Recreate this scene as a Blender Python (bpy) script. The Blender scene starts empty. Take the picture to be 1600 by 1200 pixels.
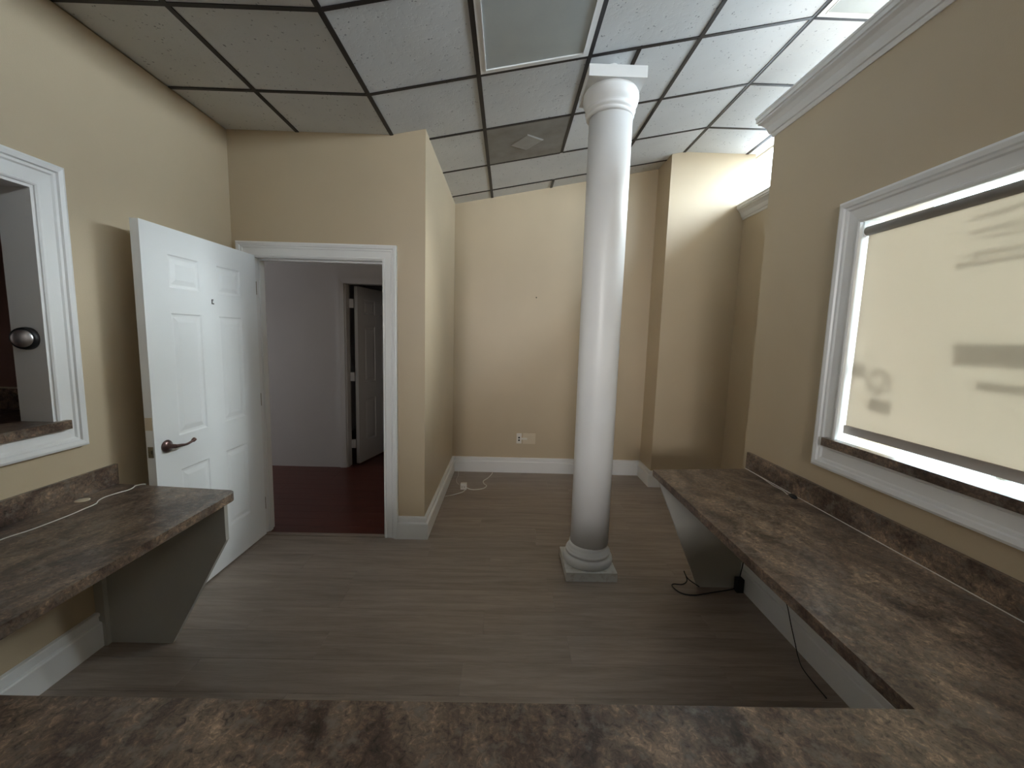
import bpy, bmesh, math, random
from mathutils import Vector, Matrix
random.seed(7)
S = bpy.context.scene
COL = S.collection

# ------------------------------------------------------------------ camera
cam = bpy.data.cameras.new('camera')
cam.sensor_fit = 'HORIZONTAL'; cam.sensor_width = 36.0; cam.lens = 14.4
cam.clip_start = 0.02; cam.clip_end = 200
co = bpy.data.objects.new('camera', cam); COL.objects.link(co)
_r = (0.99955836, -0.01081886, 0.02767751)
_d = (0.02625508, -0.11475893, -0.99304635)
_f = (0.01391987, 0.99333446, -0.1144242)
co.matrix_world = Matrix(((_r[0], -_d[0], -_f[0], 0), (_r[1], -_d[1], -_f[1], 0),
                          (_r[2], -_d[2], -_f[2], 1.53), (0, 0, 0, 1)))
S.camera = co
S.view_settings.view_transform = 'Standard'; S.view_settings.look = 'None'
S.view_settings.gamma = 1.0; S.view_settings.use_curve_mapping = False
S.view_settings.exposure = 0.0
S.cycles.max_bounces = 14; S.cycles.diffuse_bounces = 8; S.cycles.transparent_max_bounces = 16
S.cycles.caustics_reflective = False; S.cycles.caustics_refractive = False

# ------------------------------------------------------------------ daylight: overcast sky, windows of the lobby
W = bpy.data.worlds.new('sky'); S.world = W; W.use_nodes = True
bgn = W.node_tree.nodes['Background']
bgn.inputs[0].default_value = (0.85, 0.92, 1.03, 1); bgn.inputs[1].default_value = 22.0

def portal(loc, rot, sx, sy):
    l = bpy.data.lights.new('window_portal', 'AREA'); l.shape = 'RECTANGLE'; l.size = sx; l.size_y = sy
    l.cycles.is_portal = True
    o = bpy.data.objects.new('window_portal', l); COL.objects.link(o)
    o.location = loc; o.rotation_euler = rot
PI = math.pi
portal((5.47, -0.4, 2.9), (0, PI/2, 0), 5.7, 9.2)
portal((3.88, 4.32, 2.9), (-PI/2, 0, 0), 2.95, 5.7)
def area(name, loc, rot, sx, sy, power, color):
    l = bpy.data.lights.new(name, 'AREA'); l.shape = 'RECTANGLE'; l.size = sx; l.size_y = sy
    l.energy = power; l.color = color
    o = bpy.data.objects.new(name, l); COL.objects.link(o); o.location = loc; o.rotation_euler = rot
    return l
# added fill lamps, unseen: hall, side room, and two behind the camera
area('hall_fill', (-5.3, 3.8, 1.5), (0, -PI/2, 0), 1.8, 1.2, 22, (1.0, 0.96, 0.95))  # added fill that brightens the hall, no window there
area('side_room_fill', (-4.5, 0.6, 1.6), (0, -PI/2, 0), 1.0, 1.0, 1.2, (1.0, 0.95, 0.9))  # dim added fill so the brown wall isn't black
area('rear_fill', (0.3, -4.9, 1.9), (PI/2, 0, 0), 2.2, 1.6, 2, (0.95, 0.97, 1.0))  # broad added fill for surfaces facing the camera
area('alcove_fill', (-0.7, -4.9, 2.3), (math.radians(90-5), 0, math.radians(-9.8)), 1.7, 0.7, 10, (1.0, 0.98, 0.96)).spread = math.radians(34)  # narrow added fill aimed at the alcove and pier

# unseen hazy sun, added so light reaches the door over the partitions
sl = bpy.data.lights.new('added_hazy_sun', 'SUN'); sl.energy = 13.0; sl.angle = math.radians(24); sl.color = (0.96, 0.98, 1.0)
so = bpy.data.objects.new('added_hazy_sun', sl); COL.objects.link(so)
so.rotation_euler = Vector((-1.0, -0.32, -0.50)).to_track_quat('-Z', 'Y').to_euler()

# ------------------------------------------------------------------ materials
def mat(name, rough=0.5, spec=0.5, metal=0.0):
    m = bpy.data.materials.new(name); m.use_nodes = True
    p = m.node_tree.nodes['Principled BSDF']
    p.inputs['Roughness'].default_value = rough
    p.inputs['Specular IOR Level'].default_value = spec
    p.inputs['Metallic'].default_value = metal
    return m, m.node_tree, p
def coords(nt, scale=(1, 1, 1), kind='Object'):
    tc = nt.nodes.new('ShaderNodeTexCoord'); mp = nt.nodes.new('ShaderNodeMapping')
    mp.inputs['Scale'].default_value = scale
    nt.links.new(tc.outputs[kind], mp.inputs[0]); return mp.outputs[0]
def gcoords(nt, scale=(1, 1, 1)):
    g = nt.nodes.new('ShaderNodeNewGeometry'); mp = nt.nodes.new('ShaderNodeMapping')
    mp.inputs['Scale'].default_value = scale
    nt.links.new(g.outputs['Position'], mp.inputs[0]); return mp.outputs[0]
def noise(nt, vec, scale, detail=4, rough=0.5, dist=0.0):
    n = nt.nodes.new('ShaderNodeTexNoise'); n.inputs['Scale'].default_value = scale
    n.inputs['Detail'].default_value = detail; n.inputs['Roughness'].default_value = rough
    n.inputs['Distortion'].default_value = dist
    nt.links.new(vec, n.inputs['Vector']); return n.outputs['Fac']
def ramp(nt, fac, stops):
    r = nt.nodes.new('ShaderNodeValToRGB'); e = r.color_ramp.elements
    while len(e) > 1: e.remove(e[-1])
    e[0].position = stops[0][0]; e[0].color = (*stops[0][1], 1)
    for p, c in stops[1:]:
        k = e.new(p); k.color = (*c, 1)
    nt.links.new(fac, r.inputs[0]); return r.outputs[0]
def mix(nt, fac, a, b, mode='MIX'):
    m = nt.nodes.new('ShaderNodeMix'); m.data_type = 'RGBA'; m.blend_type = mode
    for i, v in ((0, fac), (6, a), (7, b)):
        if hasattr(v, 'links'): nt.links.new(v, m.inputs[i])
        elif i == 0: m.inputs[0].default_value = v
        else: m.inputs[i].default_value = (*v, 1)
    return m.outputs[2]
def bump(nt, p, h, strength, dist=0.002):
    b = nt.nodes.new('ShaderNodeBump'); b.inputs['Strength'].default_value = strength
    b.inputs['Distance'].default_value = dist
    nt.links.new(h, b.inputs['Height']); nt.links.new(b.outputs[0], p.inputs['Normal'])
def paint(name, c, rough=0.5, var=0.06, bs=0.25, spec=0.4, nscale=220):
    m, nt, p = mat(name, rough, spec)
    v = gcoords(nt)
    f = noise(nt, v, 1.7, 3)
    lo = tuple(x*(1-var) for x in c); hi = tuple(min(1, x*(1+var)) for x in c)
    nt.links.new(ramp(nt, f, [(0.3, lo), (0.7, hi)]), p.inputs['Base Color'])
    bump(nt, p, noise(nt, v, nscale, 2), bs, 0.001)
    return m
M_WALL = paint('beige_wall_paint', (0.55, 0.45, 0.315), 0.42, 0.04, 0.35, 0.45)
M_TRIM = paint('white_trim_paint', (0.82, 0.82, 0.82), 0.32, 0.03, 0.1)
M_DOOR = paint('white_door_paint', (0.88, 0.90, 0.91), 0.38, 0.03, 0.15)
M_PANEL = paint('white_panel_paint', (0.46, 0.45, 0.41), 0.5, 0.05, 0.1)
M_COL = paint('white_column_paint', (0.76, 0.76, 0.76), 0.38, 0.05, 0.2, nscale=90)
M_HALL = paint('pale_hall_paint', (0.56, 0.56, 0.56), 0.6, 0.03, 0.3)
M_BROWN = paint('reddish_brown_wall', (0.34, 0.20, 0.165), 0.5, 0.2, 0.2)
M_LOBBY = paint('lobby_wall_paint', (0.60, 0.52, 0.40), 0.6, 0.03, 0.1)
M_BLACK = paint('black_plastic', (0.012, 0.012, 0.013), 0.4, 0.1, 0.05)
M_TBAR = paint('black_ceiling_grid', (0.012, 0.009, 0.010), 0.45, 0.1, 0.02)
M_CORD = paint('white_cord', (0.75, 0.73, 0.68), 0.4, 0.05, 0.02)
M_IVORY = paint('ivory_plate', (0.68, 0.59, 0.45), 0.4, 0.04, 0.02)
M_WPLATE = paint('white_plate', (0.78, 0.74, 0.68), 0.35, 0.04, 0.02)
M_ASPHALT = paint('asphalt', (0.15, 0.15, 0.145), 0.9, 0.2, 0.3)
M_CAR = paint('white_car_paint', (0.75, 0.75, 0.75), 0.25, 0.02, 0.0)
M_CARGLASS = paint('dark_car_glass', (0.02, 0.025, 0.02), 0.1, 0.02, 0.0)
M_DARKFRAME = paint('dark_window_metal', (0.25, 0.25, 0.24), 0.4, 0.05, 0.02)

def metal(name, c, rough):
    m, nt, p = mat(name, rough, 0.5, 1.0)
    nt.links.new(ramp(nt, noise(nt, gcoords(nt), 60, 3), [(0.3, tuple(x*0.8 for x in c)), (0.7, c)]), p.inputs['Base Color'])
    return m
M_BLOCKER = paint('sheer_grey_green_blocker', (0.20, 0.21, 0.14), 0.5, 0.05, 0.0)  # sheer material of the added shapes behind the shade
_nt = M_BLOCKER.node_tree; _mx = _nt.nodes.new('ShaderNodeMixShader'); _tp = _nt.nodes.new('ShaderNodeBsdfTransparent'); _mx.inputs[0].default_value = 0.34
_nt.links.new(_tp.outputs[0], _mx.inputs[1]); _nt.links.new(_nt.nodes['Principled BSDF'].outputs[0], _mx.inputs[2])
_nt.links.new(_mx.outputs[0], [n for n in _nt.nodes if n.type == 'OUTPUT_MATERIAL'][0].inputs[0])
M_BRONZE = metal('aged_bronze', (0.20, 0.13, 0.12), 0.32)
M_CHROME = metal('brushed_steel', (0.75, 0.72, 0.73), 0.38)
M_BRASS = metal('dull_brass', (0.30, 0.27, 0.20), 0.4)

def laminate():
    m, nt, p = mat('mottled_brown_laminate', 0.30, 0.45)
    v = gcoords(nt, (1, 1, 1)); v2 = gcoords(nt, (1.0, 0.55, 1.0))
    a = noise(nt, v2, 9, 6, 0.62, 0.8)
    b = noise(nt, v, 62, 6, 0.75, 0.8)
    c1 = ramp(nt, a, [(0.28, (0.040, 0.026, 0.021)), (0.43, (0.105, 0.071, 0.055)), (0.55, (0.190, 0.140, 0.106)), (0.70, (0.350, 0.255, 0.185))])
    c2 = ramp(nt, b, [(0.32, (0.22, 0.20, 0.21)), (0.46, (0.85, 0.85, 0.85)), (0.54, (1.05, 1.03, 1.0)), (0.66, (2.1, 1.95, 1.75))])
    c = mix(nt, 1.0, c1, c2, 'MULTIPLY')
    g = ramp(nt, noise(nt, v, 26, 5, 0.7), [(0.52, (0, 0, 0)), (0.68, (1, 1, 1))])
    c = mix(nt, g, c, (0.195, 0.165, 0.140))
    nt.links.new(c, p.inputs['Base Color'])
    bump(nt, p, b, 0.06, 0.001)
    return m
M_LAM = laminate()

def plank_mat(name, base, var, rough, stretch=(1.2, 14, 14)):
    m, nt, p = mat(name, rough, 0.4)
    oi = nt.nodes.new('ShaderNodeObjectInfo')
    v = gcoords(nt, stretch)
    add = nt.nodes.new('ShaderNodeVectorMath'); add.operation = 'ADD'
    sc = nt.nodes.new('ShaderNodeVectorMath'); sc.operation = 'SCALE'
    cmb = nt.nodes.new('ShaderNodeCombineXYZ')
    for i in range(3): nt.links.new(oi.outputs['Random'], cmb.inputs[i])
    nt.links.new(cmb.outputs[0], sc.inputs[0]); sc.inputs['Scale'].default_value = 37.0
    nt.links.new(v, add.inputs[0]); nt.links.new(sc.outputs[0], add.inputs[1])
    g = noise(nt, add.outputs[0], 1.6, 6, 0.6, 0.6)
    fine = noise(nt, add.outputs[0], 9.0, 5, 0.7)
    c = ramp(nt, g, [(0.28, tuple(x*(1-var) for x in base)), (0.5, base), (0.72, tuple(x*(1+var) for x in base))])
    c = mix(nt, 0.35, c, ramp(nt, fine, [(0.3, tuple(x*0.72 for x in base)), (0.7, tuple(x*1.2 for x in base))]))
    br = nt.nodes.new('ShaderNodeMapRange'); br.inputs[3].default_value = 0.94; br.inputs[4].default_value = 1.06
    nt.links.new(oi.outputs['Random'], br.inputs[0])
    c = mix(nt, 1.0, c, br.outputs[0], 'MULTIPLY')
    nt.links.new(c, p.inputs['Base Color'])
    bump(nt, p, fine, 0.12, 0.001)
    return m
M_PLANK = plank_mat('grey_brown_vinyl_plank', (0.31, 0.252, 0.212), 0.36, 0.42)
M_RED = plank_mat('dark_red_wood', (0.085, 0.020, 0.013), 0.25, 0.28)
M_SUB = paint('dark_subfloor', (0.05, 0.04, 0.035), 0.8)

def tile_mat():
    m, nt, p = mat('white_fissured_tile', 0.9, 0.2)
    v = gcoords(nt)
    vo = nt.nodes.new('ShaderNodeTexVoronoi'); vo.inputs['Scale'].default_value = 52
    wv = nt.nodes.new('ShaderNodeMix'); wv.data_type = 'VECTOR'; wv.inputs[0].default_value = 0.03
    nv = nt.nodes.new('ShaderNodeTexNoise'); nv.inputs['Scale'].default_value = 30
    nt.links.new(v, nv.inputs['Vector']); nt.links.new(v, wv.inputs[4]); nt.links.new(nv.outputs['Color'], wv.inputs[5])
    nt.links.new(wv.outputs[1], vo.inputs['Vector'])
    pits = ramp(nt, vo.outputs['Distance'], [(0.16, (0, 0, 0)), (0.27, (1, 1, 1))])
    gate = ramp(nt, noise(nt, v, 21, 3), [(0.52, (1, 1, 1)), (0.60, (0, 0, 0))])
    pg = mix(nt, 1.0, pits, gate, 'ADD')
    c = mix(nt, pg, (0.30, 0.31, 0.33), ramp(nt, noise(nt, v, 3, 3), [(0.3, (0.62, 0.63, 0.64)), (0.7, (0.68, 0.69, 0.70))]))
    nt.links.new(c, p.inputs['Base Color'])
    bump(nt, p, pg, 0.4, 0.001)
    return m
M_TILE = tile_mat()

def dirty(name, base, dirt, scale, lo, hi, rough=0.5):
    m, nt, p = mat(name, rough)
    f = ramp(nt, noise(nt, gcoords(nt), scale, 5, 0.65), [(lo, (0, 0, 0)), (hi, (1, 1, 1))])
    nt.links.new(mix(nt, f, base, dirt), p.inputs['Base Color'])
    return m
M_PLINTH = dirty('scuffed_plinth_paint', (0.66, 0.66, 0.64), (0.46, 0.40, 0.36), 30, 0.5, 0.75, 0.5)
M_VENT = dirty('dusty_grey_vent', (0.25, 0.24, 0.225), (0.19, 0.175, 0.16), 6, 0.35, 0.7, 0.6)
M_VENTP = dirty('dusty_vent_plaque', (0.33, 0.32, 0.30), (0.28, 0.265, 0.25), 8, 0.4, 0.8, 0.6)
M_LENS = dirty('frosted_lamp_lens', (0.42, 0.45, 0.44), (0.38, 0.40, 0.40), 5, 0.3, 0.8, 0.35)

def shade_mat():
    m = bpy.data.materials.new('beige_roller_fabric'); m.use_nodes = True
    nt = m.node_tree; nt.nodes.clear()
    out = nt.nodes.new('ShaderNodeOutputMaterial')
    tr = nt.nodes.new('ShaderNodeBsdfTranslucent'); df = nt.nodes.new('ShaderNodeBsdfDiffuse')
    tp = nt.nodes.new('ShaderNodeBsdfTransparent')
    c = ramp(nt, noise(nt, gcoords(nt, (1, 1, 1)), 1.3, 2), [(0.3, (0.485, 0.43, 0.365)), (0.7, (0.51, 0.45, 0.385))])
    nt.links.new(c, tr.inputs[0]); nt.links.new(c, df.inputs[0])
    tp.inputs[0].default_value = (0.95, 0.9, 0.75, 1)
    m1 = nt.nodes.new('ShaderNodeMixShader'); m1.inputs[0].default_value = 0.5
    nt.links.new(tr.outputs[0], m1.inputs[1]); nt.links.new(df.outputs[0], m1.inputs[2])
    m2 = nt.nodes.new('ShaderNodeMixShader'); m2.inputs[0].default_value = 0.0
    nt.links.new(m1.outputs[0], m2.inputs[1]); nt.links.new(tp.outputs[0], m2.inputs[2])
    nt.links.new(m2.outputs[0], out.inputs[0])
    return m
M_SHADE = shade_mat()
def glass_mat():
    m = bpy.data.materials.new('window_glass'); m.use_nodes = True
    nt = m.node_tree; nt.nodes.clear()
    out = nt.nodes.new('ShaderNodeOutputMaterial'); tp = nt.nodes.new('ShaderNodeBsdfTransparent')
    gl = nt.nodes.new('ShaderNodeBsdfGlossy'); gl.inputs['Roughness'].default_value = 0.02
    fr = nt.nodes.new('ShaderNodeFresnel'); fr.inputs[0].default_value = 1.45
    v = noise(nt, gcoords(nt), 0.5, 1)
    nt.links.new(ramp(nt, v, [(0.3, (0.90, 0.94, 0.93)), (0.7, (0.92, 0.95, 0.95))]), tp.inputs[0])
    ge = nt.nodes.new('ShaderNodeNewGeometry'); inv = nt.nodes.new('ShaderNodeMath'); inv.operation = 'SUBTRACT'; inv.inputs[0].default_value = 1.0
    nt.links.new(ge.outputs['Backfacing'], inv.inputs[1])
    mu = nt.nodes.new('ShaderNodeMath'); mu.operation = 'MULTIPLY'; nt.links.new(fr.outputs[0], mu.inputs[0]); nt.links.new(inv.outputs[0], mu.inputs[1])
    mx = nt.nodes.new('ShaderNodeMixShader'); nt.links.new(mu.outputs[0], mx.inputs[0])
    nt.links.new(tp.outputs[0], mx.inputs[1]); nt.links.new(gl.outputs[0], mx.inputs[2])
    nt.links.new(mx.outputs[0], out.inputs[0]); return m
M_GLASS = glass_mat()

# ------------------------------------------------------------------ helpers
def link(name, me, m, parent=None, smooth=False):
    o = bpy.data.objects.new(name, me); COL.objects.link(o)
    if m is not None and not me.materials: me.materials.append(m)
    if parent is not None: o.parent = parent
    if smooth:
        for p in me.polygons: p.use_smooth = True
    return o
def frombm(name, bm, m, parent=None, smooth=False, bevel=0, segs=2):
    if bevel:
        bmesh.ops.bevel(bm, geom=[e for e in bm.edges if e.calc_face_angle(0) > 0.5], offset=bevel, segments=segs, affect='EDGES', profile=0.6)
    bmesh.ops.recalc_face_normals(bm, faces=bm.faces)
    me = bpy.data.meshes.new(name); bm.to_mesh(me); bm.free()
    return link(name, me, m, parent, smooth)
def bx(bm, x0, x1, y0, y1, z0, z1):
    v = [bm.verts.new((x, y, z)) for x in (x0, x1) for y in (y0, y1) for z in (z0, z1)]
    for q in ((0, 1, 3, 2), (4, 6, 7, 5), (0, 4, 5, 1), (2, 3, 7, 6), (0, 2, 6, 4), (1, 5, 7, 3)):
        bm.faces.new([v[i] for i in q])
def box(name, x0, x1, y0, y1, z0, z1, m, parent=None, bevel=0, segs=2):
    bm = bmesh.new(); bx(bm, x0, x1, y0, y1, z0, z1)
    return frombm(name, bm, m, parent, bevel=bevel, segs=segs)
def boxes(name, lst, m, parent=None, bevel=0):
    bm = bmesh.new()
    for b in lst: bx(bm, *b)
    return frombm(name, bm, m, parent, bevel=bevel)
def prism_into(bm, pts, axis, a, b):
    """polygon pts (u,v) extruded along axis from a to b"""
    def P(u, v, w):
        return {'X': (w, u, v), 'Y': (u, w, v), 'Z': (u, v, w)}[axis]
    A = [bm.verts.new(P(u, v, a)) for u, v in pts]; B = [bm.verts.new(P(u, v, b)) for u, v in pts]
    bm.faces.new(A); bm.faces.new(B[::-1])
    n = len(pts)
    for i in range(n):
        bm.faces.new((A[i], B[i], B[(i+1) % n], A[(i+1) % n]))
def prism(name, pts, axis, a, b, m, parent=None, bevel=0, segs=2):
    bm = bmesh.new(); prism_into(bm, pts, axis, a, b)
    return frombm(name, bm, m, parent, bevel=bevel, segs=segs)
def sweep_into(bm, path, n, prof, closed=False, flip=1):
    path = [Vector(p) for p in path]; n = Vector(n); N = len(path)
    sides = []
    for i in range(N if closed else N-1):
        t = (path[(i+1) % N]-path[i]).normalized(); sides.append(t.cross(n).normalized()*flip)
    rings = []
    for i in range(N):
        if closed: a, b = sides[i-1], sides[i]
        else: a, b = sides[max(i-1, 0)], sides[min(i, N-2)]
        s = (a+b); s = s/ (s.dot(a))
        rings.append([bm.verts.new(path[i]+s*u+n*v) for u, v in prof])
    K = len(prof)
    for i in range(N if closed else N-1):
        A, B = rings[i], rings[(i+1) % N]
        for k in range(K):
            bm.faces.new((A[k], A[(k+1) % K], B[(k+1) % K], B[k]))
    if not closed:
        bm.faces.new(rings[0]); bm.faces.new(rings[-1][::-1])
def sweep(name, path, n, prof, m, parent=None, closed=False, flip=1):
    bm = bmesh.new(); sweep_into(bm, path, n, prof, closed, flip)
    return frombm(name, bm, m, parent)
def lathe(name, prof, cx, cy, m, parent=None, seg=48):
    bm = bmesh.new(); rings = []
    for r, z in prof:
        rings.append([bm.verts.new((cx+r*math.cos(2*PI*k/seg), cy+r*math.sin(2*PI*k/seg), z)) for k in range(seg)])
    for a, b in zip(rings, rings[1:]):
        for k in range(seg): bm.faces.new((a[k], a[(k+1) % seg], b[(k+1) % seg], b[k]))
    bm.faces.new(rings[0][::-1]); bm.faces.new(rings[-1])
    o = frombm(name, bm, m, parent, smooth=True)
    return o
def lathe_axis(name, prof, origin, axis, m, parent=None, seg=28):
    """prof (r,h) turned about an axis direction from origin"""
    ax = Vector(axis).normalized(); q = Vector((0, 0, 1)).rotation_difference(ax)
    bm = bmesh.new(); rings = []; o = Vector(origin)
    for r, h in prof:
        rings.append([bm.verts.new(o+q @ Vector((r*math.cos(2*PI*k/seg), r*math.sin(2*PI*k/seg), h))) for k in range(seg)])
    for a, b in zip(rings, rings[1:]):
        for k in range(seg): bm.faces.new((a[k], a[(k+1) % seg], b[(k+1) % seg], b[k]))
    bm.faces.new(rings[0][::-1]); bm.faces.new(rings[-1])
    return frombm(name, bm, m, parent, smooth=True)
def cat(P, per=8):
    P = [Vector(p) for p in P]; P = [P[0]*2-P[1]]+P+[P[-1]*2-P[-2]]; out = []
    for i in range(1, len(P)-2):
        for k in range(per):
            t = k/per
            out.append(0.5*((2*P[i])+(P[i+1]-P[i-1])*t+(2*P[i-1]-5*P[i]+4*P[i+1]-P[i+2])*t*t+(3*P[i]-P[i-1]-3*P[i+1]+P[i+2])*t**3))
    out.append(P[-2]); return out
def tube(name, pts, r, m, parent=None, seg=8, radii=None):
    bm = bmesh.new(); pts = [Vector(p) for p in pts]; rings = []
    up = Vector((0, 0, 1))
    for i, p in enumerate(pts):
        t = (pts[min(i+1, len(pts)-1)]-pts[max(i-1, 0)]).normalized()
        a = t.cross(up); a = a if a.length > 1e-3 else t.cross(Vector((1, 0, 0))); a.normalize(); b = t.cross(a)
        rr = radii[i] if radii else r
        rings.append([bm.verts.new(p+a*rr*math.cos(2*PI*k/seg)+b*rr*math.sin(2*PI*k/seg)) for k in range(seg)])
    for A, B in zip(rings, rings[1:]):
        for k in range(seg): bm.faces.new((A[k], A[(k+1) % seg], B[(k+1) % seg], B[k]))
    bm.faces.new(rings[0][::-1]); bm.faces.new(rings[-1])
    return frombm(name, bm, m, parent, smooth=True)
def struct(o, label=None):
    o['kind'] = 'structure'
    if label: o['label'] = label
    return o
def tag(o, label, category, group=None):
    o['label'] = label; o['category'] = category
    if group: o['group'] = group
    return o
def empty(name, loc=(0, 0, 0)):
    o = bpy.data.objects.new(name, None); COL.objects.link(o); o.empty_display_size = 0.1
    o.location = loc; return o
def settle(root):
    """children were built in world coordinates: keep them there under a root that has a location"""
    inv = Matrix.Translation(root.location).inverted()
    for c in root.children: c.matrix_parent_inverse = inv

# ------------------------------------------------------------------ dimensions
XL, XR = -1.93, 1.53          # side walls
YD = 2.956                    # wall with the door
XA = -0.59                    # left side of the alcove
YA = 4.53                     # back of the alcove
YP = 4.17                     # face of the full height pier
XR2 = 2.29                    # set-back partition
YE = 2.53                     # far end of the near partition
YB = -5.0                     # wall behind the camera
XO, YO = 5.4, 4.25             # lobby glazing
XS, ZH = 2.42, 5.80            # unseen step to a high lobby ceiling, shaped to let daylight in
ZT = 2.87                     # top of the low partitions
Z0, Z1, C1, C2 = 2.86, 3.345, -0.82, 1.66
def cz(x): return Z0 if x <= C1 else Z1 if x >= C2 else Z0+(Z1-Z0)*(x-C1)/(C2-C1)

# ------------------------------------------------------------------ floors
def planks(parent, x0, x1, y0, y1, w, L, m, z, gap=0.0003, th=0.006):
    cache = {}
    r = 0; y = y0
    while y < y1-1e-4:
        ya, yb = y, min(y+w, y1)
        x = x0 - random.uniform(0.1, 1.0)*L
        while x < x1:
            a, b = max(x, x0), min(x+L, x1)
            if b-a > 0.02:
                key = (round(b-a, 4), round(yb-ya, 4))
                if key not in cache:
                    bm = bmesh.new(); bx(bm, gap, b-a-gap, gap, yb-ya-gap, 0, th)
                    top = [e for e in bm.edges if all(v.co.z > th/2 for v in e.verts)]
                    bmesh.ops.bevel(bm, geom=top, offset=0.0006, segments=1, affect='EDGES')
                    me = bpy.data.meshes.new('plank'); bmesh.ops.recalc_face_normals(bm, faces=bm.faces); bm.to_mesh(me); bm.free()
                    me.materials.append(m); cache[key] = me
                o = bpy.data.objects.new('plank', cache[key]); COL.objects.link(o); o.parent = parent
                o.location = (a, ya, z-th)
            x += L
        y += w; r += 1
floor = struct(box('floor', XL-0.14, XO+0.1, YB-0.1, YA+0.12, -0.15, -0.0062, M_SUB), 'grey brown vinyl plank floor')
planks(floor, XL, XR, 0.3, YD, 0.184, 1.22, M_PLANK, 0.0)
planks(floor, XA, XR2+0.0, YD, YA, 0.184, 1.22, M_PLANK, 0.0)
boxes('floor_field', [(XL, XR, YB, 0.3, -0.0061, 0.0), (XR, XR2, YE, YD, -0.0061, 0.0)], M_PLANK, floor)
boxes('lobby_floor', [(XR+0.12, XO, YB, YE-0.12, -0.0061, 0.0), (XR2+0.12, XO, YE-0.12, YO, -0.0061, 0.0)], M_PLANK, floor)
hfloor = struct(box('floor_hall', -5.6, XL-0.14, YD+0.0, 4.555, -0.15, -0.0062, M_SUB), 'dark red wood floor beyond the open door')
boxes('subfloor', [(XL-0.14, XA-0.12, YD, 4.555, -0.006, -0.0058)], M_SUB, hfloor)
planks(hfloor, -4.2, XA-0.12, YD+0.03, 4.66, 0.128, 1.3, M_RED, 0.0)
boxes('far_room_floor', [(-2.4, XA-0.12, 4.66, 7.0, -0.05, 0.0), (-5.6, -4.2, YD+0.03, 4.55, -0.005, 0.0)], M_RED, hfloor)
th = struct(box('trim_7', -1.79, -0.885, YD-0.01, YD+0.03, 0.0, 0.006, M_PLANK, bevel=0.002), 'flat grey threshold strip under the open doorway')

# ------------------------------------------------------------------ walls
def slope_wall(name, x0, x1, y0, y1, m=M_WALL, z0=-0.0):
    xs = [x0]+[c for c in (C1, C2) if x0 < c < x1]+[x1]
    pts = [(x0, z0), (x1, z0)]+[(x, cz(x)+0.03) for x in xs[::-1]]
    return prism(name, pts, 'Y', y0, y1, m)
# left wall with the pass-through opening
LW = (0.20, 1.748, 1.095, 2.082)   # opening y0,y1,z0,z1
struct(boxes('wall_left', [(XL-0.125, XL, YB, LW[0], 0, Z0), (XL-0.125, XL, LW[1], YD+0.12, 0, Z0),
                           (XL-0.125, XL, LW[0], LW[1], 0, LW[2]), (XL-0.125, XL, LW[0], LW[1], LW[3], Z0)], M_WALL),
       'beige painted wall on the left with a white framed opening')
# door wall
DX0, DX1, DZ = -1.79, -0.885, 2.035
bm = bmesh.new()
bx(bm, XL, DX0, YD, YD+0.12, 0, Z0+0.02); bx(bm, DX0, DX1, YD, YD+0.12, DZ, Z0+0.02)
prism_into(bm, [(DX1, 0), (XA, 0), (XA, cz(XA)+0.03), (C1, Z0+0.02), (DX1, Z0+0.02)], 'Y', YD, YD+0.12)
struct(frombm('wall_front', bm, M_WALL), 'beige wall around the doorway')
struct(box('wall_alcove_left', XA-0.12, XA, YD+0.12, YA+0.12, 0, cz(XA)+0.02, M_WALL), 'beige side wall of the alcove')
struct(slope_wall('wall_back', XA, XR+0.015, YA, YA+0.12), 'beige back wall of the alcove under the sloped ceiling')
bm = bmesh.new(); prism_into(bm, [(XR+0.015, 0), (XR2+0.07, 0), (XR2+0.07, Z1+0.02), (C2, Z1+0.02), (XR+0.015, cz(XR)+0.03)], 'Y', YP, YA+0.12)
struct(frombm('wall_pier', bm, M_WALL, bevel=0.004), 'full height beige pier at the right of the alcove')
# right partition with the shaded window
RW = (0.32, 1.872, 1.062, 2.093)
struct(boxes('wall_right', [(XR, XR+0.12, YB, RW[0], 0, ZT), (XR, XR+0.12, RW[1], YE, 0, ZT),
                            (XR, XR+0.12, RW[0], RW[1], 0, RW[2]), (XR, XR+0.12, RW[0], RW[1], RW[3], ZT)], M_WALL),
       'beige low partition on the right with the shaded window')
struct(boxes('wall_right_recess', [(XR2, XR2+0.12, YE, YP, 0, ZT), (XR+0.12, XR2+0.12, YE-0.12, YE, 0, ZT)], M_WALL), 'set-back beige partition past the counter')
struct(slope_wall('wall_behind', XL, XS, YB-0.12, YB), 'beige wall behind the viewer')
struct(boxes('wall_lobby', [(XS, XO+0.1, YB-0.12, YB, 0, ZH), (XS-0.03, XS, YB-0.12, YO+0.1, Z1+0.031, ZH), (XS-0.02, XS, YB, YO, Z1-0.01, Z1+0.03)], M_LOBBY), 'pale unseen lobby wall above the added ceiling step')
struct(box('ceiling_lobby', XS-0.03, XO+0.1, YB-0.12, YO+0.1, ZH, ZH+0.06, M_LOBBY), 'unseen lobby ceiling, raised high to let daylight in')
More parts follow.
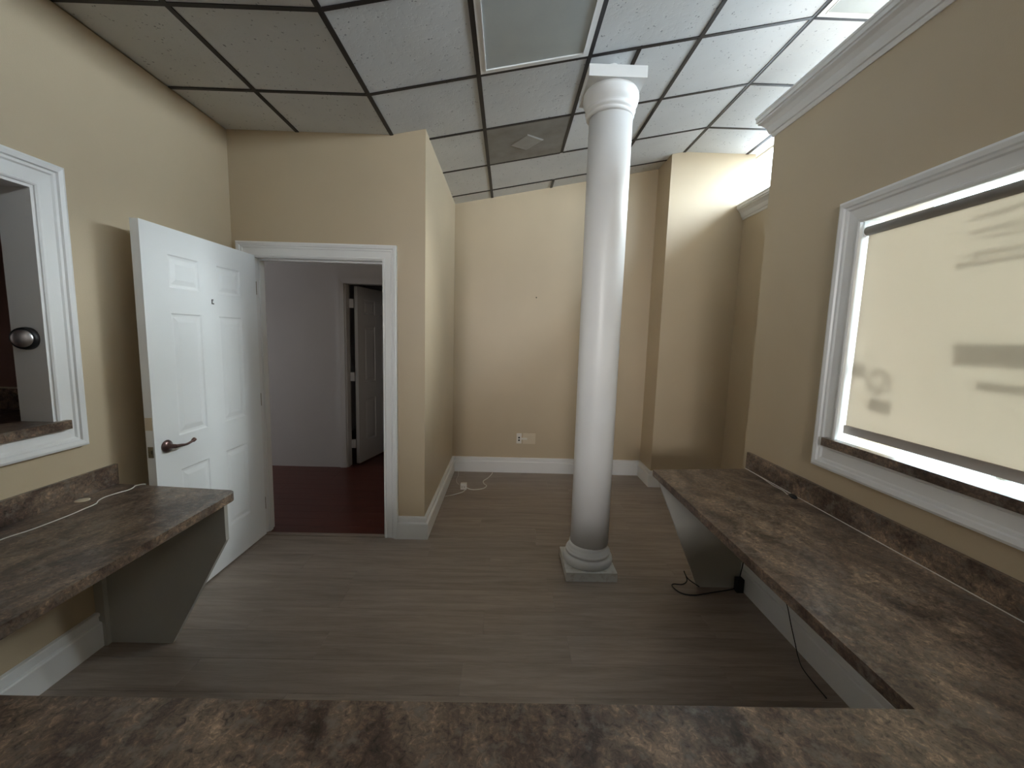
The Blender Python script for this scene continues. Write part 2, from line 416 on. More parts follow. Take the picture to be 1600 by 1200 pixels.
# hall
struct(boxes('wall_hall_left', [(-5.7, -5.6, YD, 4.66, 0, 2.96), (-5.7, XL-0.125, YD, YD+0.12, 0, 2.96)], M_HALL), 'hall side walls')
struct(box('wall_hall_back', -5.6, -1.79, 4.555, 4.66, 0, 2.9, M_HALL), 'pale grey wall beyond the open door')
struct(boxes('wall_hall_right', [(-1.79, XA-0.12, 4.555, 4.66, 2.055, 2.9), (-0.93, XA-0.12, 4.555, 4.66, 0, 2.055), (XL-0.125, XA-0.012, YD+0.005, YD+0.119, 2.87, 2.99)], M_HALL), 'pale wall over the dark doorway in the hall')
struct(box('ceiling_hall', -5.6, XA-0.12, YD+0.12, 4.66, 2.9, 2.96, M_HALL), 'pale ceiling of the hall')
struct(boxes('wall_far_room', [(-2.5, -2.4, 4.66, 7.0, 0, 2.9), (-2.4, XA-0.12, 7.0, 7.1, 0, 2.9), (XA-0.12, XA-0.02, 4.66, 7.0, 0, 2.9), (-2.5, XA, 4.66, 7.1, 2.9, 2.96)], M_HALL), 'dark room behind the hall door')
# room behind the left opening
struct(boxes('wall_side_room', [(-4.6, XL-0.125, 2.84, YD, 0, Z0), (-4.7, -4.6, YB, YD, 0, Z0), (-4.7, XL-0.125, YB-0.1, YB, 0, Z0), (-4.7, XL-0.125, YB, YD, Z0, Z0+0.06), (-4.7, XL-0.125, YB, 2.84, -0.1, 0)], M_BROWN), 'reddish brown wall seen through the left opening')
# lobby shell

# ------------------------------------------------------------------ ceiling: tiles and grid
ceil = struct(frombm('ceiling', (lambda b: (prism_into(b, [(XL-0.13, Z0+0.03), (C1, Z0+0.03), (C2, Z1+0.03), (XS, Z1+0.03), (XS, Z1+0.1), (C2, Z1+0.1), (C1, Z0+0.1), (XL-0.13, Z0+0.1)], 'Y', YB-0.12, YA+0.12), b)[1])(bmesh.new()), M_LOBBY),
              'suspended ceiling of white tiles in a black grid, sloping up to the right')
XG = [XL, -1.455, C1, -0.20, 0.42, 1.04, C2]+[C2+0.61]+[XS]
YG = [YB]+[2.49+0.605*k for k in range(-10, 4)]+[YA]
ROOMS = [(XL, XS, YB, YD), (XA, XR+0.015, YD, YA), (XR+0.015, XR2+0.07, YD, YP), (XR2+0.07, XS, YD, YO)]
VENT = (-0.20, 0.42, 3.095, 3.70)
LIGHTS = [(-0.20, 0.42, 1.28, 2.49), (C2, C2+0.61, 1.28, 2.49)]
MERGE = [(0.42, 3.70)]        # no bar between this cell and the one to its left
def inside(a, b): return b[0]-1e-3 <= a[0] and a[1] <= b[1]+1e-3 and b[2]-1e-3 <= a[2] and a[3] <= b[3]+1e-3
def slab(bm, x0, x1, y0, y1, lo, hi):
    """a piece lying in the ceiling surface, lo..hi above it"""
    v = [bm.verts.new((x, y, cz(x)+d)) for x in (x0, x1) for y in (y0, y1) for d in (lo, hi)]
    for q in ((0, 1, 3, 2), (4, 6, 7, 5), (0, 4, 5, 1), (2, 3, 7, 6), (0, 2, 6, 4), (1, 5, 7, 3)):
        bm.faces.new([v[i] for i in q])
BW = 0.0125
random.seed(3)
for i in range(len(XG)-1):
    for j in range(len(YG)-1):
        x0, x1, y0, y1 = XG[i], XG[i+1], YG[j], YG[j+1]
        if any(inside((x0, x1, y0, y1), r) for r in LIGHTS+[VENT]): continue
        if abs(x0+0.20) < 1e-3 and abs(y0-3.70) < 0.01: x1 = 1.04
        elif abs(x0-0.42) < 1e-3 and abs(y0-3.70) < 0.01: continue
        pieces = []
        for r in ROOMS:
            a = (max(x0, r[0]), min(x1, r[1]), max(y0, r[2]), min(y1, r[3]))
            if a[1]-a[0] > 0.004 and a[3]-a[2] > 0.004: pieces.append(a)
        if not pieces: continue
        bm = bmesh.new()
        for a in pieces: slab(bm, *a, 0.004+random.uniform(0, 0.0015), 0.016)
        frombm('tile', bm, M_TILE, ceil)
def bar(x0, x1, y0, y1):
    for r in ROOMS:
        a = (max(x0, r[0]), min(x1, r[1]), max(y0, r[2]), min(y1, r[3]))
        if a[1]-a[0] > 0.003 and a[3]-a[2] > 0.003:
            xs = [a[0]]+[c for c in (C1, C2) if a[0]+1e-4 < c < a[1]-1e-4]+[a[1]]
            bm = bmesh.new()
            for p, q in zip(xs, xs[1:]): slab(bm, p, q, a[2], a[3], 0.0, 0.004)
            for p, q in zip(xs, xs[1:]):
                if a[3]-a[2] > a[1]-a[0]: slab(bm, (p+q)/2-0.0015, (p+q)/2+0.0015, a[2], a[3], 0.004, 0.03)
            frombm('grid_bar', bm, M_TBAR, ceil)
for x in XG[1:-1]:
    if abs(x-0.42) < 1e-3:
        bar(x-BW, x+BW, YB, 3.70); bar(x-BW, x+BW, 4.305, YA)
    else: bar(x-BW, x+BW, YB, YA)
for y in YG[1:-1]:
    for i in range(len(XG)-1):
        x0, x1 = XG[i]+BW, XG[i+1]-BW
        if XG[i] == XL: x0 = XL
        if XG[i+1] == XS: x1 = XS
        if any(l[0]-1e-3 <= XG[i] and XG[i+1] <= l[1]+1e-3 and l[2]+0.01 < y < l[3]-0.01 for l in LIGHTS): continue
        bar(x0, x1, y-BW*0.85, y+BW*0.85)
bar(0.70-BW, 0.70+BW, 2.49+BW, 3.095-BW)

# light panels and vent: lie in the grid, things of their own
def troffer(x0, x1, y0, y1, label):
    t = empty('ceiling_light', ((x0+x1)/2, (y0+y1)/2, cz((x0+x1)/2)))
    a, b, c, d = x0+BW, x1-BW, y0+BW, y1-BW; w = 0.028
    bm = bmesh.new()
    for r in ((a, b, c, c+w), (a, b, d-w, d), (a, a+w, c+w, d-w), (b-w, b, c+w, d-w)): slab(bm, *r, -0.002, 0.02)
    frombm('frame', bm, M_TRIM, t)
    bm = bmesh.new()
    q = w
    for r in ((a+q, b-q, c+q, c+q+0.004), (a+q, b-q, d-q-0.004, d-q), (a+q, a+q+0.004, c+q, d-q), (b-q-0.004, b-q, c+q, d-q)): slab(bm, *r, -0.006, 0.004)
    frombm('lens_rim', bm, M_TRIM, t)
    bm = bmesh.new(); slab(bm, a+w+0.004, b-w-0.004, c+w+0.004, d-w-0.004, 0.001, 0.006); frombm('diffuser', bm, M_LENS, t)
    settle(t); return tag(t, label, 'ceiling light', 'unlit light panels in the ceiling grid')
troffer(*LIGHTS[0], 'unlit ceiling light with white frame and grey lens, above and left of the column')
troffer(*LIGHTS[1], 'unlit ceiling light at the bright right end of the ceiling, beside the crown moulding')
t = empty('ceiling_vent', (0.11, 3.4, cz(0.11)))
a, b, c, d = VENT[0]+BW, VENT[1]-BW, VENT[2]+BW, VENT[3]-BW
bm = bmesh.new(); slab(bm, a, b, c, d, 0.001, 0.02); frombm('backing_plate', bm, M_VENT, t)
def diamond(name, s, lo, hi, m):
    cx, cy = 0.11, 3.3975; bm = bmesh.new()
    pts = [(cx-s, cy), (cx, cy-s), (cx+s, cy), (cx, cy+s)]
    A = [bm.verts.new((x, y, cz(x)+lo)) for x, y in pts]; k = 1.12
    B = [bm.verts.new((cx+(x-cx)*k, cy+(y-cy)*k, cz(cx+(x-cx)*k)+hi)) for x, y in pts]
    bm.faces.new(A); bm.faces.new(B[::-1])
    for i in range(4): bm.faces.new((A[i], B[i], B[(i+1) % 4], A[(i+1) % 4]))
    frombm(name, bm, m, t)
diamond('center_plaque', 0.120, -0.004, 0.0008, M_VENTP)
settle(t); tag(t, 'dusty grey ceiling vent with a raised diamond in its middle, left of the column', 'vent')

# ------------------------------------------------------------------ crown moulding on the partitions
CP = [(0, 0), (0.006, 0.0), (0.012, 0.012), (0.012, 0.02), (0.02, 0.022), (0.026, 0.035), (0.034, 0.058), (0.05, 0.078), (0.066, 0.09), (0.066, 0.10), (0.074, 0.102), (0.074, 0.122), (0.078, 0.126), (0.078, 0.136), (-0.05, 0.136), (-0.05, 0.13), (0, 0.13)]
ZC = 2.735
struct(sweep('trim_1', [(XR, YB, ZC), (XR, YE, ZC), (XR2, YE, ZC), (XR2, YP, ZC)], (0, 0, 1), CP, M_TRIM, flip=-1), 'white crown moulding capping the low partitions')
struct(boxes('trim_2', [(XR-0.02, XR+0.18, YB, YE-0.12, ZT-0.001, ZT+0.012), (XR-0.02, XR2+0.18, YE-0.13, YE+0.02, ZT-0.001, ZT+0.012), (XR2-0.02, XR2+0.18, YE+0.02, YP, ZT-0.001, ZT+0.012)], M_TRIM, bevel=0), 'white cap board over the partitions')

# ------------------------------------------------------------------ baseboards
BP = [(0, 0), (0.030, 0), (0.030, 0.118), (0.026, 0.124), (0.016, 0.128), (0.016, 0.150), (0.022, 0.153), (0.022, 0.166), (0.018, 0.170), (0, 0.170)]
def base(name, path, flip, label):
    return struct(sweep(name, [(x, y, 0) for x, y in path], (0, 0, 1), BP, M_TRIM, flip=flip), label)
base('baseboard_alcove', [(-0.785, YD), (XA, YD), (XA, YA), (XR+0.015, YA), (XR+0.015, YP), (XR2, YP), (XR2, YE)], 1, 'tall white baseboard running round the alcove')
base('baseboard_left', [(XL, YB), (XL, YD)], 1, 'white baseboard under the left counter')
base('baseboard_right', [(XR, YE), (XR, YB)], 1, 'white baseboard in the dark under the right counter')
base('baseboard_door_wall', [(XL, YD), (-1.894, YD)], 1, 'short baseboard in the corner behind the door')

# ------------------------------------------------------------------ casings
KP = [(0, 0), (0, 0.012), (0.006, 0.016), (0.013, 0.016), (0.018, 0.011), (0.060, 0.014), (0.066, 0.020), (0.076, 0.021), (0.080, 0.029), (0.096, 0.032), (0.106, 0.028), (0.106, 0)]
# left opening
w1 = struct(empty('window_1', (XL, 1.0, 1.1)), 'white framed pass-through opening in the left wall')
y0, y1, z0, z1 = LW
sweep('casing', [(XL, y0, z0), (XL, y1, z0), (XL, y1, z1), (XL, y0, z1)], (1, 0, 0), KP, M_TRIM, w1, closed=True, flip=-1 if False else 1)
jd = 0.012
boxes('jamb', [(XL-0.13, XL+0.006, y1-jd, y1, z0, z1), (XL-0.13, XL+0.006, y0, y0+jd, z0, z1), (XL-0.13, XL+0.006, y0+jd, y1-jd, z1-jd, z1)], M_TRIM, w1)
boxes('sill', [(XL-0.14, XL+0.0, y0+jd, y1-jd, 1.078, 1.116), (XL, XL+0.035, y0-0.035, y1+0.035, 1.078, 1.116)], M_LAM, w1)
settle(w1)
# right window
w2 = struct(empty('window_2', (XR, 1.1, 1.1)), 'white framed window in the right partition')
y0, y1, z0, z1 = RW
sweep('casing', [(XR, 0.36, z0), (XR, 0.36, 2.066), (XR, 1.83, 2.066), (XR, 1.83, z0)], (-1, 0, 0), KP, M_TRIM, w2, closed=True, flip=1)
boxes('jamb', [(XR-0.006, XR+0.13, y1-0.003, y1+0.003, z0, z1), (XR-0.006, XR+0.13, y0-0.003, y0+0.003, z0, z1), (XR-0.006, XR+0.13, y0+0.003, y1-0.003, z1-0.003, z1+0.003)], M_TRIM, w2)
boxes('sill_nosing', [(XR-0.035, XR+0.004, 0.31, 1.878, 1.062, 1.100)], M_LAM, w2, bevel=0.002)
boxes('sill_board', [(XR+0.004, XR+0.13, y0+0.003, y1-0.003, 1.062, 1.099)], M_TRIM, w2)
PX = XR+0.080
gp = box('pane', PX, PX+0.004, y0+0.003, y1-0.003, 1.099, z1-0.003, M_GLASS, w2)
for nm, (ya, yb, za, zb) in (('blocker_band', (0.80, 1.445, 1.484, 1.560)), ('blocker_band', (0.86, 1.36, 1.405, 1.432)), ('blocker_band', (1.79, 1.866, 1.40, 1.458)),
                             ('blocker_line', (0.80, 1.445, 1.979, 1.991)), ('blocker_line', (0.80, 1.450, 1.932, 1.944)), ('blocker_line', (0.80, 1.400, 1.906, 1.916)),
                             ('blocker_line', (0.80, 1.438, 1.854, 1.866)), ('blocker_line', (0.80, 1.482, 1.825, 1.838))):
    box(nm, PX-0.0008, PX-0.0002, ya, yb, za, zb, M_BLOCKER, gp)  # guessed shapes, added to cast the blurred dark marks on the shade
bm = bmesh.new()
a = [bm.verts.new((PX-0.0008, 1.722+0.062*math.cos(t*PI/16), 1.392+0.058*math.sin(t*PI/16))) for t in range(32)]
b = [bm.verts.new((PX-0.0008, 1.722+0.022*math.cos(t*PI/16), 1.392+0.020*math.sin(t*PI/16))) for t in range(32)]
for t in range(32): bm.faces.new((a[t], a[(t+1) % 32], b[(t+1) % 32], b[t]))
frombm('blocker_ring', bm, M_BLOCKER, gp)
box('blocker_band', PX-0.0008, PX-0.0002, 1.655, 1.755, 1.262, 1.318, M_BLOCKER, gp)
settle(w2)
# roller shade in it
SX = XR+0.055
rs = empty('roller_shade', (SX, 1.1, 2.04))
box('fabric', SX-0.0005, SX+0.0005, y0+0.02, 1.856, 1.16, 2.03, M_SHADE, rs)
lathe_axis('roller_tube', [(0.020, 0), (0.020, y1-y0-0.02)], (SX, y0+0.01, 2.038), (0, 1, 0), paint('brown_roller_tube', (0.20, 0.17, 0.15), 0.55), rs)
bm = bmesh.new(); bx(bm, SX-0.009, SX+0.009, y0+0.02, 1.856, 1.127, 1.165)
frombm('hem_bar', bm, paint('brown_hem_bar', (0.24, 0.19, 0.16), 0.5), rs, bevel=0.006)
for yy in (y1-0.007, y0+0.007):
    box('bracket', SX-0.02, SX+0.02, yy-0.003, yy+0.003, 2.01, 2.082, M_TRIM, rs, bevel=0.002)
settle(rs); tag(rs, 'beige translucent roller shade pulled down in the right window', 'roller shade')

# door casing and door
d1 = struct(empty('door_1', (DX0, YD, 0)), 'white six-panel door standing open against the left wall')
DKP = [(u*0.94, v) for u, v in KP]
bm = bmesh.new()
sweep_into(bm, [(DX0, YD, 0), (DX0, YD, DZ), (DX1, YD, DZ), (DX1, YD, 0)], (0, -1, 0), DKP, flip=-1)
frombm('casing', bm, M_TRIM, d1)
boxes('jamb', [(DX0, DX0+0.004, YD-0.004, YD+0.125, 0, DZ), (DX1-0.004, DX1, YD-0.004, YD+0.125, 0, DZ), (DX0, DX1, YD-0.004, YD+0.125, DZ-0.004, DZ),
               (DX1-0.016, DX1-0.004, YD+0.05, YD+0.09, 0, DZ), (DX0+0.004, DX0+0.016, YD+0.05, YD+0.09, 0, DZ), (DX0+0.004, DX1-0.004, YD+0.05, YD+0.09, DZ-0.016, DZ)], M_TRIM, d1)
boxes('hall_casing', [(DX0-0.08, DX0, YD+0.12, YD+0.135, 0, DZ+0.08), (DX1, DX1+0.08, YD+0.12, YD+0.135, 0, DZ+0.08), (DX0, DX1, YD+0.12, YD+0.135, DZ, DZ+0.08)], M_TRIM, d1)

def panel_leaf(name, W_, H_, T, rows, cols, m, parent, both=True):
    """leaf in local coords: width along +Y, height Z, thickness along X centred; recessed moulded panels as geometry"""
    bm = bmesh.new()
    ys = sorted({0, W_}|{c for p in cols for c in p}); zs = sorted({0, H_}|{c for p in rows for c in p})
    def isp(ya, yb, za, zb): return any(abs(ya-c[0]) < 1e-6 and abs(yb-c[1]) < 1e-6 for c in cols) and any(abs(za-r[0]) < 1e-6 and abs(zb-r[1]) < 1e-6 for r in rows)
    for sx in (1, -1):
        X = sx*T/2
        for i in range(len(ys)-1):
            for j in range(len(zs)-1):
                a, b, c, d = ys[i], ys[i+1], zs[j], zs[j+1]
                steps = [(0, 0)]
                if isp(a, b, c, d): steps = [(0, 0), (0.007, 0.0055), (0.016, 0.007), (0.020, 0.007), (0.045, 0.001)]
                rings = [[bm.verts.new((X-sx*dp, y, z)) for y, z in ((a+s, c+s), (b-s, c+s), (b-s, d-s), (a+s, d-s))] for s, dp in steps]
                for A, B in zip(rings, rings[1:]):
                    for k in range(4): bm.faces.new((A[k], A[(k+1) % 4], B[(k+1) % 4], B[k]))
                bm.faces.new(rings[-1])
    # edges
    for (y, ) in ((0,), (W_,)):
        v = [bm.verts.new(p) for p in ((-T/2, y, 0), (T/2, y, 0), (T/2, y, H_), (-T/2, y, H_))]; bm.faces.new(v)
    for z in (0, H_):
        v = [bm.verts.new(p) for p in ((-T/2, 0, z), (T/2, 0, z), (T/2, W_, z), (-T/2, W_, z))]; bm.faces.new(v)
    bmesh.ops.remove_doubles(bm, verts=bm.verts, dist=1e-5)
    return frombm(name, bm, m, parent)
XF = -1.77                     # visible face of the leaf
Y0L = 2.042
leaf = panel_leaf('leaf', 0.905, 2.03, 0.042,
                  [(0.245, 0.745), (0.935, 1.592), (1.725, 1.895)], [(0.158, 0.372), (0.518, 0.730)], M_DOOR, d1)
leaf.location = (XF-0.021, Y0L, 0.012)
def onleaf(o): o.parent = leaf; o.matrix_parent_inverse = Matrix.Translation(leaf.location).inverted(); return o
# handle: rosette, neck, curved lever
hb = (XF, 2.112, 0.912)
h = lathe_axis('handle', [(0.001, 0), (0.031, 0), (0.033, 0.004), (0.031, 0.009), (0.022, 0.013), (0.016, 0.016), (0.012, 0.03), (0.011, 0.05), (0.001, 0.055)], hb, (1, 0, 0), M_BRONZE)
onleaf(h)
pts = cat([(XF+0.048, 2.108, 0.912), (XF+0.052, 2.14, 0.910), (XF+0.053, 2.18, 0.906), (XF+0.054, 2.215, 0.912), (XF+0.056, 2.235, 0.921)], 6)
n = len(pts)
lv = tube('lever', pts, 0.009, M_BRONZE, seg=12, radii=[0.011-0.005*math.sin(PI*min(1, i/(n-1)*1.1)/1.3)+(0.003 if i > n-6 else 0) for i in range(n)]); onleaf(lv)
onleaf(box('latch_plate', XF-0.034, XF-0.008, Y0L-0.0015, Y0L+0.001, 0.868, 0.925, M_BRASS))
lv2 = box('latch_bolt', XF-0.027, XF-0.015, Y0L-0.008, Y0L-0.001, 0.888, 0.906, M_BRASS); onleaf(lv2)
onleaf(box('tape_patch', XF-0.040, XF-0.004, Y0L-0.0012, Y0L+0.0005, 1.01, 1.075, M_IVORY))
onleaf(boxes('letter_mark', [(XF-0.0005, XF+0.0008, 2.502, 2.508, 1.674, 1.702), (XF-0.0005, XF+0.0008, 2.508, 2.522, 1.674, 1.680), (XF-0.0005, XF+0.0008, 2.508, 2.518, 1.696, 1.702), (XF-0.0005, XF+0.0008, 2.508, 2.514, 1.686, 1.690)], M_BLACK))
for z in (0.25, 1.03, 1.82):
    boxes('hinge', [(XF-0.036, XF+0.0, 2.947, 2.955, z-0.045, z+0.045)], M_BRASS, d1)
settle(d1)

# far hall door
d2 = struct(empty('door_2', (-1.79, 4.6, 0)), 'dark panelled door ajar at the back of the hall')
sweep('casing', [(-1.79, 4.555, 0), (-1.79, 4.555, 2.055), (-0.93, 4.555, 2.055), (-0.93, 4.555, 0)], (0, -1, 0), [(0, 0), (0, 0.012), (0.05, 0.016), (0.07, 0.016), (0.07, 0)], M_HALL, d2, flip=-1)
boxes('jamb', [(-1.79, -1.772, 4.56, 4.66, 0, 2.05), (-0.948, -0.93, 4.56, 4.66, 0, 2.05)], M_HALL, d2)
lf = panel_leaf('leaf', 0.82, 2.03, 0.04, [(0.245, 0.745), (0.935, 1.592), (1.725, 1.895)], [(0.12, 0.35), (0.47, 0.70)], M_HALL, d2)
lf.location = (-1.705, 4.672, 0.012); lf.rotation_euler = (0, 0, math.radians(-14))
for z in (0.25, 1.03, 1.85):
    box('hinge', -1.772, -1.725, 4.650, 4.664, z-0.05, z+0.05, M_HALL, d2)
settle(d2)

# ------------------------------------------------------------------ counters
ZCT, TH = 0.752, 0.038
ct = empty('countertop', (0, 0.45, ZCT))
def slab_poly(): 
    r = 0.05
    L = [(XL+0.001, -0.15), (XR-0.001, -0.15), (XR-0.001, 2.47), (0.905, 2.405), (0.905, 0.792), (-1.29, 0.792)]
    c = (-1.29-r, 1.935-r)
    L += [(c[0]+r*math.cos(a), c[1]+r*math.sin(a)) for a in (0, PI/10, PI/5, 3*PI/10, 2*PI/5, PI/2)]
    L += [(XL+0.001, 1.985)]
    return L
bm = bmesh.new(); prism_into(bm, slab_poly(), 'Z', ZCT-TH, ZCT)
frombm('slab', bm, M_LAM, ct, bevel=0.003)
prism('backsplash', [(-0.15, ZCT), (2.475, ZCT), (2.475, ZCT+0.105), (-0.15, ZCT+0.105)], 'X', XR-0.018, XR-0.001, M_LAM, ct, bevel=0.002)
prism('backsplash', [(-0.15, ZCT), (1.99, ZCT), (1.99, ZCT+0.100), (-0.15, ZCT+0.100)], 'X', XL+0.001, XL+0.018, M_LAM, ct, bevel=0.002)
cb = box('caulk_line', XR-0.0215, XR-0.0178, -0.1, 2.478, ZCT, ZCT+0.0022, M_CORD, ct); cb['label'] = 'thin white caulk line at the foot of the right backsplash'
# support panels: trapezoids cut back towards the floor
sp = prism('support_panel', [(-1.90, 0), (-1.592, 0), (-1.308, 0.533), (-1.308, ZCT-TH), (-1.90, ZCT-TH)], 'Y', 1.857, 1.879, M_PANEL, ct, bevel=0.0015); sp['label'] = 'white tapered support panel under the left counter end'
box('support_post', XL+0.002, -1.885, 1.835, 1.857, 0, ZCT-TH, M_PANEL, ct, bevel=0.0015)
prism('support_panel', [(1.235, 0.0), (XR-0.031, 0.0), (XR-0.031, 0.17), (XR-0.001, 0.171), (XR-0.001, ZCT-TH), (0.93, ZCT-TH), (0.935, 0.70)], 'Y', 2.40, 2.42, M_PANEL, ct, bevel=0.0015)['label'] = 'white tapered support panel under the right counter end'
g = lathe('grommet', [(0.001, ZCT), (0.026, ZCT), (0.026, ZCT+0.002), (0.022, ZCT+0.003), (0.001, ZCT+0.003)], -1.876, 1.775, M_IVORY, ct); g['label'] = 'small beige grommet cap by the left backsplash'
settle(ct); tag(ct, 'mottled brown laminate countertop wrapping around the room on three sides', 'countertop')

# ------------------------------------------------------------------ column
CX, CY = 0.585, 2.60
cl = empty('column', (CX, CY, 0))
box('plinth', 0.410, 0.736, 2.432, 2.758, 0, 0.058, M_PLINTH, cl, bevel=0.004)
lathe('base', [(0.145, 0.055), (0.152, 0.058), (0.160, 0.068), (0.1635, 0.084), (0.161, 0.100), (0.152, 0.112), (0.143, 0.116), (0.142, 0.122), (0.146, 0.125), (0.147, 0.133), (0.144, 0.140), (0.139, 0.143), (0.138, 0.150), (0.132, 0.158), (0.127, 0.172), (0.1245, 0.190)], CX-0.010, CY, M_COL, cl, 64)
lathe('shaft', [(0.1245, 0.188), (0.1245, 0.8), (0.1255, 1.6), (0.1265, 2.2), (0.1270, 2.83)], CX-0.004, CY, M_COL, cl, 64)
lathe('capital', [(0.127, 2.826), (0.136, 2.830), (0.140, 2.838), (0.137, 2.846), (0.134, 2.849), (0.1345, 2.852), (0.143, 2.857), (0.146, 2.864), (0.143, 2.872), (0.140, 2.876), (0.145, 2.886), (0.156, 2.905), (0.162, 2.930), (0.160, 2.955), (0.150, 2.976)], CX-0.010, CY, M_COL, cl, 64)
box('abacus', 0.412, 0.736, 2.436, 2.762, 2.974, 3.036, M_COL, cl, bevel=0.003)
lathe('neck_post', [(0.05, 3.03), (0.05, cz(CX)+0.004)], CX-0.01, CY+0.04, M_COL, cl, 24)
settle(cl); tag(cl, 'tall round white classical column standing on a scuffed square plinth', 'column')

# ------------------------------------------------------------------ small things
# outlet and blank plate on the alcove's back wall
yw = YA
ou = empty('wall_outlet', (0.168, yw, 0.39))
box('cover_plate', 0.132, 0.188, yw-0.007, yw, 0.335, 0.450, M_WPLATE, ou, bevel=0.002)
for z in (0.372, 0.402):
    boxes('socket_slot', [(0.151, 0.169, yw-0.0085, yw-0.006, z-0.009, z+0.009)], M_BLACK, ou)
settle(ou); tag(ou, 'narrow white outlet plate with dark slots low on the back wall', 'wall outlet')
ob = empty('blank_plate', (0.27, yw, 0.39))
box('cover_plate', 0.204, 0.345, yw-0.005, yw, 0.332, 0.452, M_IVORY, ob, bevel=0.002)
box('plate_insert', 0.222, 0.327, yw-0.008, yw-0.004, 0.350, 0.434, M_IVORY, ob, bevel=0.002)
box('connector', 0.188, 0.250, yw-0.016, yw-0.006, 0.381, 0.400, M_WPLATE, ob, bevel=0.003)
settle(ob); tag(ob, 'beige wall plate right beside the white outlet plate', 'wall plate')
tag(lathe_axis('nail', [(0.0006, 0), (0.0015, 0.010), (0.007, 0.010), (0.006, 0.013), (0.001, 0.013)], (0.302, yw, 1.961), (0, -1, 0), M_BLACK), 'tiny dark nail in the middle of the alcove back wall', 'nail')
# adapter with its cord on the alcove floor
ad = empty('plug_adapter', (-0.40, 3.97, 0))
bm = bmesh.new(); bx(bm, -0.43, -0.37, 3.945, 3.985, 0.002, 0.062); frombm('plug_body', bm, M_WPLATE, ad, bevel=0.022, segs=4)
boxes('prong', [(-0.415, -0.411, 3.925, 3.946, 0.03, 0.036), (-0.392, -0.388, 3.925, 3.946, 0.03, 0.036)], M_BRASS, ad)
tube('cord', cat([(-0.38, 3.965, 0.02), (-0.33, 3.95, 0.006), (-0.26, 3.955, 0.004), (-0.20, 3.99, 0.004), (-0.175, 4.06, 0.004), (-0.205, 4.12, 0.004), (-0.215, 4.20, 0.004), (-0.17, 4.30, 0.004), (-0.135, 4.43, 0.004), (-0.13, 4.49, 0.006)]), 0.0042, M_CORD, ad)
tube('cord', cat([(-0.37, 3.95, 0.012), (-0.40, 3.88, 0.004), (-0.45, 3.83, 0.004), (-0.50, 3.79, 0.004), (-0.555, 3.76, 0.004)]), 0.0035, M_CORD, ad)
tube('cord', cat([(-0.46, 4.08, 0.003), (-0.49, 4.14, 0.003), (-0.505, 4.24, 0.003), (-0.50, 4.36, 0.003), (-0.515, 4.49, 0.003)]), 0.0022, M_CORD, ad)
settle(ad); tag(ad, 'white plug adapter with loose white cords on the alcove floor', 'adapter')
# white cord on the left counter
zc = ZCT+0.0035
tag(tube('white_cord', cat([(-1.80, 2.0, zc-0.02), (-1.775, 1.978, zc), (-1.80, 1.955, zc), (-1.79, 1.93, zc), (-1.785, 1.90, zc), (-1.80, 1.86, zc), (-1.81, 1.81, zc), (-1.80, 1.77, zc), (-1.778, 1.735, zc), (-1.775, 1.68, zc), (-1.772, 1.63, zc), (-1.775, 1.56, zc), (-1.782, 1.49, zc), (-1.80, 1.42, zc), (-1.80, 1.30, zc), (-1.83, 1.15, zc), (-1.84, 0.95, zc)]), 0.0024, M_CORD), 'wavy white cord lying along the left counter', 'cord')
# black lump with wire on the right counter
bl = empty('wire_connector', (1.47, 2.0, ZCT))
bm = bmesh.new(); bmesh.ops.create_icosphere(bm, subdivisions=2, radius=1)
for v in bm.verts: v.co = Vector((1.478+v.co.x*0.016+v.co.y*0.006, 1.995+v.co.y*0.034, ZCT+0.0095+v.co.z*0.009))
frombm('connector_body', bm, M_BLACK, bl, smooth=True)
tube('wire', cat([(1.468, 2.022, ZCT+0.008), (1.470, 2.06, ZCT+0.014), (1.478, 2.10, ZCT+0.010), (1.488, 2.17, ZCT+0.003), (1.498, 2.25, ZCT+0.003), (1.503, 2.33, ZCT+0.003), (1.505, 2.42, ZCT+0.003)]), 0.0018, M_CORD, bl)
settle(bl); tag(bl, 'small black connector with a thin wire on the right counter', 'connector')
# dark cords below the right counter
tag(tube('dark_cord', cat([(1.24, 2.385, 0.01), (1.19, 2.44, 0.03), (1.17, 2.46, 0.07), (1.185, 2.44, 0.02), (1.15, 2.42, 0.004), (1.09, 2.42, 0.004), (1.075, 2.39, 0.004), (1.10, 2.33, 0.004), (1.17, 2.31, 0.004), (1.30, 2.34, 0.004), (1.42, 2.37, 0.004), (1.47, 2.38, 0.01)]), 0.0035, M_BLACK), 'dark cord coiled on the floor by the right support panel', 'cord')
pb = empty('power_brick', (1.46, 2.36, 0))
bm = bmesh.new(); bx(bm, 1.455, 1.495, 2.345, 2.385, 0, 0.085); frombm('brick_body', bm, M_BLACK, pb, bevel=0.006)
tube('lead', cat([(1.475, 2.365, 0.083), (1.48, 2.366, 0.12), (1.49, 2.368, 0.2), (1.494, 2.37, 0.4)]), 0.003, M_BLACK, pb)
settle(pb); tag(pb, 'small black power brick on the floor under the right counter', 'power brick')
tag(tube('thin_cable', cat([(1.44, 2.02, 0.712), (1.45, 2.01, 0.5), (1.475, 1.985, 0.25), (1.492, 1.965, 0.172), (1.490, 1.93, 0.11), (1.485, 1.88, 0.04), (1.47, 1.83, 0.004), (1.44, 1.75, 0.004), (1.43, 1.6, 0.004)]), 0.0024, M_BLACK), 'thin dark cable hanging in front of the right baseboard', 'cable')
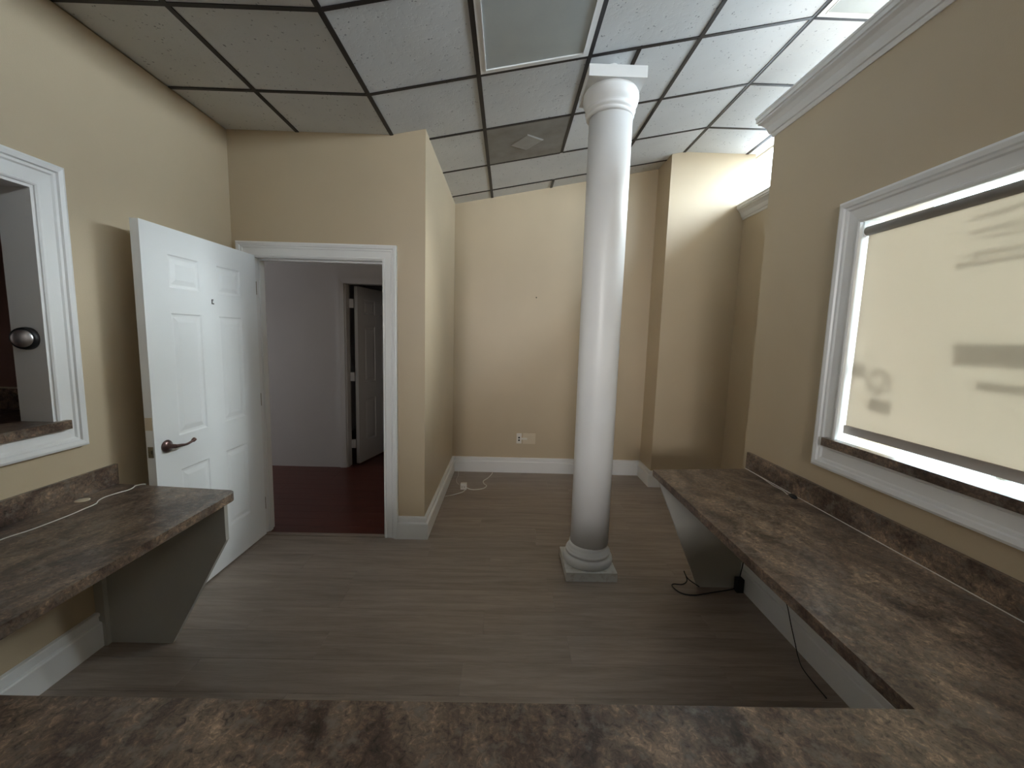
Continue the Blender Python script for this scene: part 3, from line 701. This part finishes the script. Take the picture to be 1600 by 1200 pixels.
# round knob on the left opening's jamb
kb = empty('jamb_knob', (-2.0, 1.736, 1.468))
lathe_axis('base_ring', [(0.001, 0), (0.046, 0), (0.047, 0.012), (0.045, 0.026), (0.041, 0.032), (0.001, 0.032)], (-1.992, 1.736, 1.468), (0.30, -1, 0), M_BLACK, kb)
lathe_axis('knob_cap', [(0.001, 0.030), (0.036, 0.030), (0.036, 0.034), (0.031, 0.038), (0.018, 0.041), (0.002, 0.042)], (-1.992, 1.736, 1.468), (0.30, -1, 0), M_CHROME, kb)
settle(kb); tag(kb, 'round steel knob with black rim on the left opening jamb', 'knob')
# counter in the side room
sc_ = empty('side_room_counter', (-3.4, 2.5, 0))
box('worktop', -4.4, -2.30, 2.24, 2.84, 0.90, 0.94, M_LAM, sc_, bevel=0.003)
box('backsplash', -4.4, -2.30, 2.815, 2.84, 0.94, 1.085, M_LAM, sc_, bevel=0.002)
box('backsplash_cap', -4.4, -2.30, 2.812, 2.84, 1.085, 1.094, M_IVORY, sc_)
box('cabinet', -4.4, -2.30, 2.28, 2.84, 0, 0.90, M_BROWN, sc_, bevel=0.003)
settle(sc_); tag(sc_, 'dark counter with backsplash seen through the left opening', 'counter')

# ------------------------------------------------------------------ lobby glazing and what stands outside
def glazing(name, axis, fixed, a, b, posts, label):
    w = struct(empty(name, (0, 0, 0)), label); t = 0.05
    def B(u0, u1, z0, z1, d=t):
        return (fixed, fixed+d, u0, u1, z0, z1) if axis == 'X' else (u0, u1, fixed, fixed+d, z0, z1)
    boxes('frame', [B(a, b, 0, 0.1), B(a, b, ZH-0.06, ZH)], M_DARKFRAME, w)
    for p in posts: boxes('mullion', [B(p-0.025, p+0.025, 0.1, ZH-0.06)], M_DARKFRAME, w)
    for p, q in zip(posts, posts[1:]):
        boxes('pane', [tuple(v+(0.02 if i == (0 if axis == 'X' else 2) else (-0.024 if i == (1 if axis == 'X' else 3) else 0)) for i, v in enumerate(B(p+0.025, q-0.025, 0.1, ZH-0.06)))], M_GLASS, w)
    return w
glazing('window_3', 'X', XO, YB, YO, [YB+0.025, -3.4, -1.8, -0.2, 1.4, 2.9, YO-0.025], 'unseen lobby glazing behind the right window, made tall to let daylight in')
glazing('window_4', 'Y', YO, XR2+0.07, XO, [XR2+0.095, 3.9, XO-0.025], 'bright lobby glazing beyond the pier')
struct(box('ground', XO+0.1, 60, -40, 60, -0.2, -0.05, M_ASPHALT), 'paved ground outside')['kind'] = 'structure'
